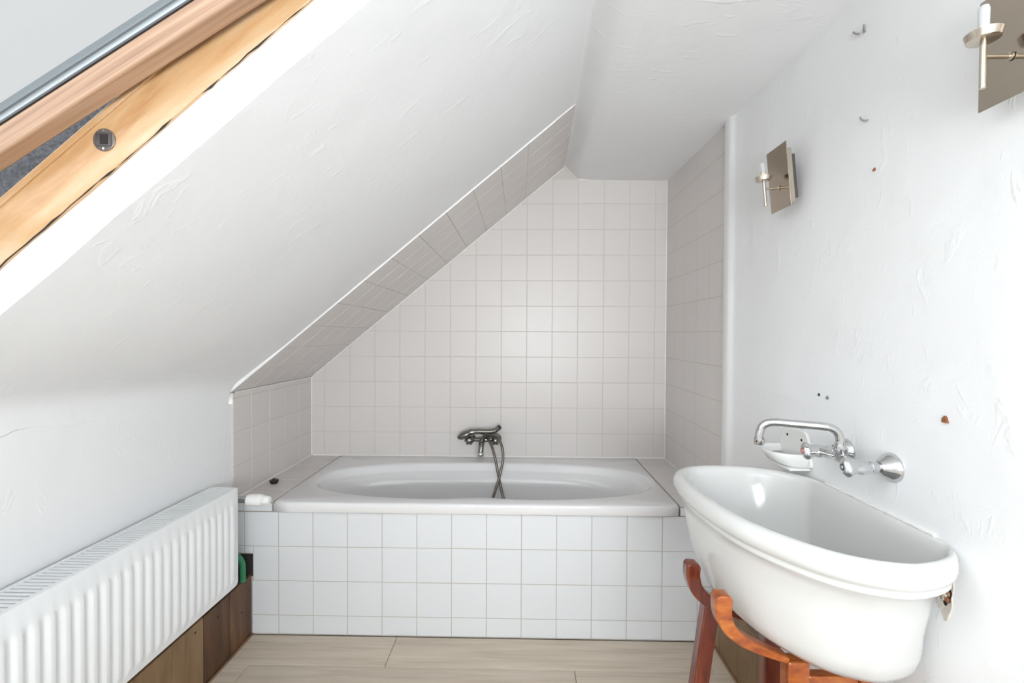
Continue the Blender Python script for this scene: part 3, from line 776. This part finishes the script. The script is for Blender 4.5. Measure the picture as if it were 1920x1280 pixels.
# ---------------------------------------------------------------- wall lamps
def sconce(yc, tilt, label, bulbmat, sockmat):
    root = thing('wall_lamp', (WXR, yc, 1.70), label, 'wall lamp', 'candle wall lamps on the right wall')
    z0, z1, w = 1.695, 1.885, 0.0525
    xp = 0.802; za = 1.762
    parts = []
    MB().box((xp, yc-w, z0), (xp+0.0025, yc+w, z1), 0.0006).build('plate', M['nickel_plate'], root, smooth=False)
    bx = MB().box((xp+0.003, yc-0.041, 1.706), (xp+0.022, yc+0.036, 1.868), 0.002).build('back_box', M['nickel'], root, smooth=False)
    MB().box((xp+0.0245, yc-0.032, 1.722), (xp+0.036, yc+0.034, 1.852), 0.001).build('mount', M['hose'], root, smooth=False)
    xr = xp-0.045
    ar = MB().tube([(xp+0.001, yc, za), (xr, yc, za)], 0.0036, 14).build('arm', M['nickel'], root)
    MB().lathe((xp-0.001, yc, za), (-1, 0, 0), [(0, 0.0068), (0.002, 0.0068), (0.003, 0.0045)], 16).build('collar', M['nickel'], ar)
    MB().tube([(xr, yc, za-0.052), (xr, yc, za+0.026)], 0.0043, 16).build('rod', M['nickel'], root)
    dish = MB().lathe((xr, yc, za+0.0245), (0, 0, 1), [(0, 0.006), (0.001, 0.019), (0.002, 0.0215), (0.0135, 0.0245), (0.0142, 0.0235), (0.006, 0.0215), (0.005, 0.008)], 32).build('drip_dish', M['nickel'], root)
    MB().lathe((xr, yc, za+0.027), (0, 0, 1), [(0, 0.0098), (0.011, 0.0098), (0.012, 0.0085), (0.020, 0.0085)], 20).build('socket', sockmat, root)
    MB().lathe((xr, yc, za+0.0455), (0, 0, 1), [(0, 0.0062), (0.004, 0.0072), (0.030, 0.0075), (0.036, 0.006), (0.039, 0.001)], 20).build('bulb', bulbmat, root)
    if tilt:
        root.rotation_euler = (0, R(-tilt), 0); root.location.x -= 0.004
    return root
sconce(1.405, 5.6, 'nickel wall lamp hanging askew near the bath niche, its top leaning off the wall', M['bulb'], M['brass'])
sconce(0.760, 0.0, 'nickel wall lamp cut off at the top right corner of the picture', M['bulb_frost'], M['ivory'])

# ---------------------------------------------------------------- hooks, plugs and marks on the right wall
hk = thing('wall_hook', (WXR, 1.146, 2.061), 'small bent two-pronged steel hook high on the right wall', 'hook')
MB().lathe((WXR+0.002, 1.146, 2.060), (-1, 0, 0), [(0, 0.004), (0.004, 0.004)], 12).build('base', M['steel'], hk)
MB().tube([(WXR-0.001, 1.148, 2.058), (WXR-0.006, 1.152, 2.057), (WXR-0.010, 1.162, 2.064), (WXR-0.012, 1.168, 2.072)], 0.0023, 8).build('prong', M['steel'], hk)
MB().tube([(WXR-0.001, 1.144, 2.058), (WXR-0.006, 1.140, 2.057), (WXR-0.010, 1.134, 2.062), (WXR-0.012, 1.131, 2.068)], 0.0028, 8).build('prong', M['steel'], hk)
h2 = thing('wall_hook', (WXR, 1.133, 1.838), 'tiny bent steel hook on the right wall below the two-pronged one', 'hook')
MB().tube([(WXR+0.002, 1.130, 1.834), (WXR-0.006, 1.132, 1.832), (WXR-0.009, 1.139, 1.838), (WXR-0.011, 1.142, 1.846)], 0.0022, 8).build('prong', M['steel'], h2)
def plug(name, y, z, r, material, label, cat='screw'):
    root = thing(name, (WXR, y, z), label, cat)
    k = random.random()
    loops = [[(WXR+0.003-d, y+r*s*math.cos(2*math.pi*i/10)*(1+0.25*math.sin(3*i+k)), z+r*s*math.sin(2*math.pi*i/10)*(1+0.25*math.cos(2*i+k))) for i in range(10)] for d, s in ((0, 1), (0.0045, 1), (0.0055, 0.6))]
    MB().face_strip(loops, True, False, True).build('stub', material, root, smooth=False)
    return root
plug('rusty_screw', 1.107, 1.704, 0.0042, M['rust'], 'tiny rusty screw stub on the right wall between the lamps')
plug('wall_anchor', 1.296, 1.136, 0.0045, M['black_mark'], 'dark wall plug above the tap, the farther of the close pair', 'wall plug')
plug('wall_anchor', 1.261, 1.132, 0.0055, M['steel'], 'grey wall plug above the tap, the nearer of the close pair', 'wall plug')
q = plug('rusty_bracket', 0.915, 1.138, 0.0062, M['rust'], 'rusty screw remnant on the right wall near the tap', 'screw')
MB().box((WXR-0.006, 0.906, 1.131), (WXR-0.001, 0.918, 1.136), 0.001).build('flake', M['rust'], q, smooth=False)

# broken plaster hole beside the near end of the basin
br = thing('plaster_hole', (WXR, 0.905, 0.79), 'broken-out hole in the plaster showing brick at the near end of the basin', 'wall damage')
HY, HZ = 0.909, 0.790
M['bare_plaster'] = mat('bare_grey_plaster', (0.62, 0.57, 0.51), 0.9)
bump(M['bare_plaster'], noise(M['bare_plaster'], 90, 5, 0.6, coords(M['bare_plaster'])).outputs['Fac'], 0.8, 0.004)
def ragged(ry, rz, n, a, ph):
    out = []
    for k in range(n):
        t = 2*math.pi*k/n
        rr = 1 + a*math.sin(3*t+ph) + 0.6*a*math.sin(7*t+2*ph) + random.uniform(-0.06, 0.06)
        out.append((ry*rr*math.cos(t), rz*rr*math.sin(t)))
    return out
outer = ragged(0.021, 0.052, 34, 0.13, 0.9); inner = ragged(0.0145, 0.019, 34, 0.14, 0.4)
b = MB()
b.face_strip([[(WXR+0.001, HY+y, HZ+0.004+z) for y, z in outer], [(WXR-0.0022, HY+0.93*y, HZ+0.004+0.95*z) for y, z in outer], [(WXR-0.0016, HY+1.15*y, HZ+1.1*z) for y, z in inner], [(WXR-0.0003, HY+y, HZ+z) for y, z in inner]], True)
b.build('plaster_edge', M['bare_plaster'], br, smooth=False)
b = MB(); b.bm.faces.new([b.bm.verts.new((WXR-0.0006, HY+y*1.05, HZ+z*1.05)) for y, z in inner]); b.build('cavity', M['dark'], br, smooth=False)
for (dy, dz, s_, mt) in [(0.004, 0.006, 0.0075, 'brick'), (0.007, -0.004, 0.006, 'brick'), (-0.006, -0.009, 0.005, 'rust'), (-0.001, -0.003, 0.005, 'bare_plaster'), (0.002, -0.010, 0.0045, 'bare_plaster'), (-0.008, 0.004, 0.004, 'brick')]:
    bb = MB(); bmesh.ops.create_icosphere(bb.bm, subdivisions=2, radius=s_, matrix=Matrix.Translation((WXR-0.001, HY+dy, HZ+dz)) @ Matrix.Diagonal((0.5, 1, 1.25, 1)))
    for v in bb.bm.verts: v.co += Vector((random.uniform(-1, 0.3), random.uniform(-1, 1), random.uniform(-1, 1)))*0.0012
    bb.build('rubble', M[mt], br, smooth=False)

# crack and flaked paint on the left knee wall
crk = [(1.02, 1.046), (1.056, 1.050), (1.088, 1.060), (1.098, 1.068), (1.108, 1.074), (1.117, 1.073), (1.153, 1.059), (1.197, 1.045), (1.29, 1.044)]
def eave_x(z, y): return XL + 0.0003
crk2 = [(XL+0.0004, y, min(z, 1.060)+random.uniform(-0.001, 0.001)) for y, z in [(a.x, a.y) for a in spline([(y, z, 0) for y, z in crk], 5)]]
MB().tube(crk2, [0.0007*max(0.12, 1-1.3*i/len(crk2)) for i in range(len(crk2))], 5).build('crack', M['steel'], wl)

# ---------------------------------------------------------------- skylight
sky = thing('window_1', (-0.5, 0.38, slope_z(-0.5)+0.1), 'open pivoting skylight with pine frame in the sloping ceiling', 'window', kind='structure')
S0, S1 = OX0, OX1
def P(x, y, n): return up(x, y, n)
def slab(mb, x0, x1, y0, y1, n0, n1):
    """box in roof coordinates: x range along slope (x of its foot on the slope), y, n"""
    c = [P(x, y, n) for x in (x0, x1) for y in (y0, y1) for n in (n0, n1)]
    v = [mb.bm.verts.new(q) for q in c]
    for f in ((0, 1, 3, 2), (4, 6, 7, 5), (0, 4, 5, 1), (2, 3, 7, 6), (0, 2, 6, 4), (1, 5, 7, 3)): mb.bm.faces.new([v[i] for i in f])
    return mb
NF0, NF1 = REV-0.004, 0.148
# outer frame: four pine members
b = slab(MB(), S0-0.03, S1+0.03, OY1-0.006, OY1+0.035, NF0, NF1); b.build('frame_side', M['frame_wood'], sky, smooth=False, bevel=0.0025)
b = slab(MB(), S0-0.03, S1+0.03, OY0-0.035, OY0+0.006, NF0, NF1); b.build('frame_side', M['frame_wood'], sky, smooth=False, bevel=0.0025)
b = slab(MB(), S0-0.03, S0+0.006, OY0, OY1, NF0, NF1); b.build('frame_bottom', M['frame_wood'], sky, smooth=False, bevel=0.0025)
b = slab(MB(), S1-0.006, S1+0.03, OY0, OY1, NF0, NF1); b.build('frame_top', M['frame_wood'], sky, smooth=False, bevel=0.0025)
# thin raised lip and lead-grey flashing above the frame
b = slab(MB(), S0-0.03, S1+0.03, OY1-0.010, OY1-0.0055, NF1-0.010, NF1+0.001); b.build('frame_lip', M['frame_wood'], sky, smooth=False, bevel=0.0012)
b = slab(MB(), S0-0.1, S1+0.1, OY1+0.030, OY1+0.045, NF0, 0.226); b.build('flashing', M['alu_dark'], sky, smooth=False)
b = slab(MB(), S0-0.1, S1+0.1, OY0-0.045, OY0-0.030, NF0, 0.20); b.build('flashing', M['alu_dark'], sky, smooth=False)
# dark joint with crumbled paint between wood and plaster
b = MB(); ed = []
for k in range(61):
    x = S0 + (S1-S0)*k/60
    ed.append(P(x, OY1-0.0062, NF0-0.0005+random.uniform(-0.0012, 0.0012)))
b.tube(ed, [max(0.0001, random.gauss(0.0006, 0.0007)) for _ in ed], 6).build('joint', M['dark'], sky)
# pivot bushing in the frame side
pc = P(-0.648, OY1-0.006, 0.110)
ydir = Vector((0, -1, 0))
pf = MB().lathe(pc, ydir, [(-0.002, 0.0195), (0.0015, 0.0195), (0.0025, 0.018)], 32).build('pivot_plate', mat('grey_bushing', (0.20, 0.18, 0.175), 0.4, 0.6), sky)
MB().box(pc+Vector((-0.013, -0.0036, -0.0115)), pc+Vector((0.0145, -0.0024, 0.0115)), 0.001).build('bushing', mat('bushing_face', (0.10, 0.095, 0.095), 0.4, 0.5), pf, smooth=False)
MB().box(pc+Vector((-0.005, -0.0042, -0.0085)), pc+Vector((0.0085, -0.0030, 0.0085))).build('socket_hole', M['dark'], pf, smooth=False)
for dz in (-0.0155, 0.0155):
    MB().lathe(pc+Vector((0, -0.002, dz)), ydir, [(0, 0.0022), (0.0012, 0.0018)], 10).build('screw', M['alu'], pf)

# sash, turned out of the roof plane
SM = 0.620; SAng = math.atan(SM); sc, ss = math.cos(SAng), math.sin(SAng)
SO = Vector((-0.887, 0.0, 1.573))
def Q(s, y, n): return Vector((SO.x + s*sc - ss*n, y, SO.z + s*ss + sc*n))
def sslab(mb, s0, s1, y0, y1, n0, n1):
    c = [Q(s, y, n) for s in (s0, s1) for y in (y0, y1) for n in (n0, n1)]
    v = [mb.bm.verts.new(q) for q in c]
    for f in ((0, 1, 3, 2), (4, 6, 7, 5), (0, 4, 5, 1), (2, 3, 7, 6), (0, 2, 6, 4), (1, 5, 7, 3)): mb.bm.faces.new([v[i] for i in f])
    return mb
sa, sb = -0.17, 1.06
ya, yb_ = 0.010, 0.755
b = sslab(MB(), sa, sb, 0.723, yb_, 0, 0.037); b.build('sash_side', M['sash_wood'], sky, smooth=False, bevel=0.003)
b = sslab(MB(), sa, sb, ya, ya+0.032, 0, 0.037); b.build('sash_side', M['sash_wood'], sky, smooth=False, bevel=0.003)
b = sslab(MB(), sa, sa+0.05, ya+0.032, 0.723, 0, 0.037); b.build('sash_bottom', M['sash_wood'], sky, smooth=False, bevel=0.003)
b = sslab(MB(), sb-0.06, sb, ya+0.032, 0.723, 0, 0.037); b.build('sash_top', M['sash_wood'], sky, smooth=False, bevel=0.003)
# rubber, glazing spacer and outer metal cover
b = sslab(MB(), sa, sb, 0.7215, yb_, 0.0372, 0.0405); b.build('gasket', M['black_mark'], sky, smooth=False)
b = sslab(MB(), sa, sb, 0.7225, yb_, 0.0405, 0.050); b.build('spacer', mat('satin_spacer', (0.42, 0.46, 0.48), 0.5, 0.5), sky, smooth=False)
b = sslab(MB(), sa, sb, 0.719, yb_, 0.0502, 0.062); b.build('cover_strip', mat('grey_zinc', (0.20, 0.225, 0.24), 0.6, 0.2), sky, smooth=False)
b = sslab(MB(), sa, sb, ya, ya+0.032, 0.0375, 0.062); b.build('cover_strip', M['alu'], sky, smooth=False)
b = sslab(MB(), sa+0.03, sb-0.03, ya+0.020, 0.735, 0.0515, 0.0555); b.build('pane', M['pane'], sky, smooth=False)

# added window behind the viewer, put in to carry the fill light
w2 = thing('added_window', ((WX0+WX1)/2, YF, WZ0), 'added white framed window in the unseen wall behind the viewer, for the fill light', 'window', kind='structure')
for lo, hi in (((WX0, YF-0.07, WZ0), (WX0+0.05, YF-0.03, WZ1)), ((WX1-0.05, YF-0.07, WZ0), (WX1, YF-0.03, WZ1)), ((WX0+0.05, YF-0.07, WZ0), (WX1-0.05, YF-0.03, WZ0+0.05)), ((WX0+0.05, YF-0.07, WZ1-0.05), (WX1-0.05, YF-0.03, WZ1)), (((WX0+WX1)/2-0.03, YF-0.07, WZ0+0.05), ((WX0+WX1)/2+0.03, YF-0.03, WZ1-0.05))):
    MB().box(lo, hi, 0.004).build('window_frame', M['white_plastic'], w2, smooth=False)
for x0, x1 in ((WX0+0.05, (WX0+WX1)/2-0.03), ((WX0+WX1)/2+0.03, WX1-0.05)):
    MB().box((x0, YF-0.056, WZ0+0.05), (x1, YF-0.052, WZ1-0.05)).build('pane', M['pane'], w2, smooth=False)
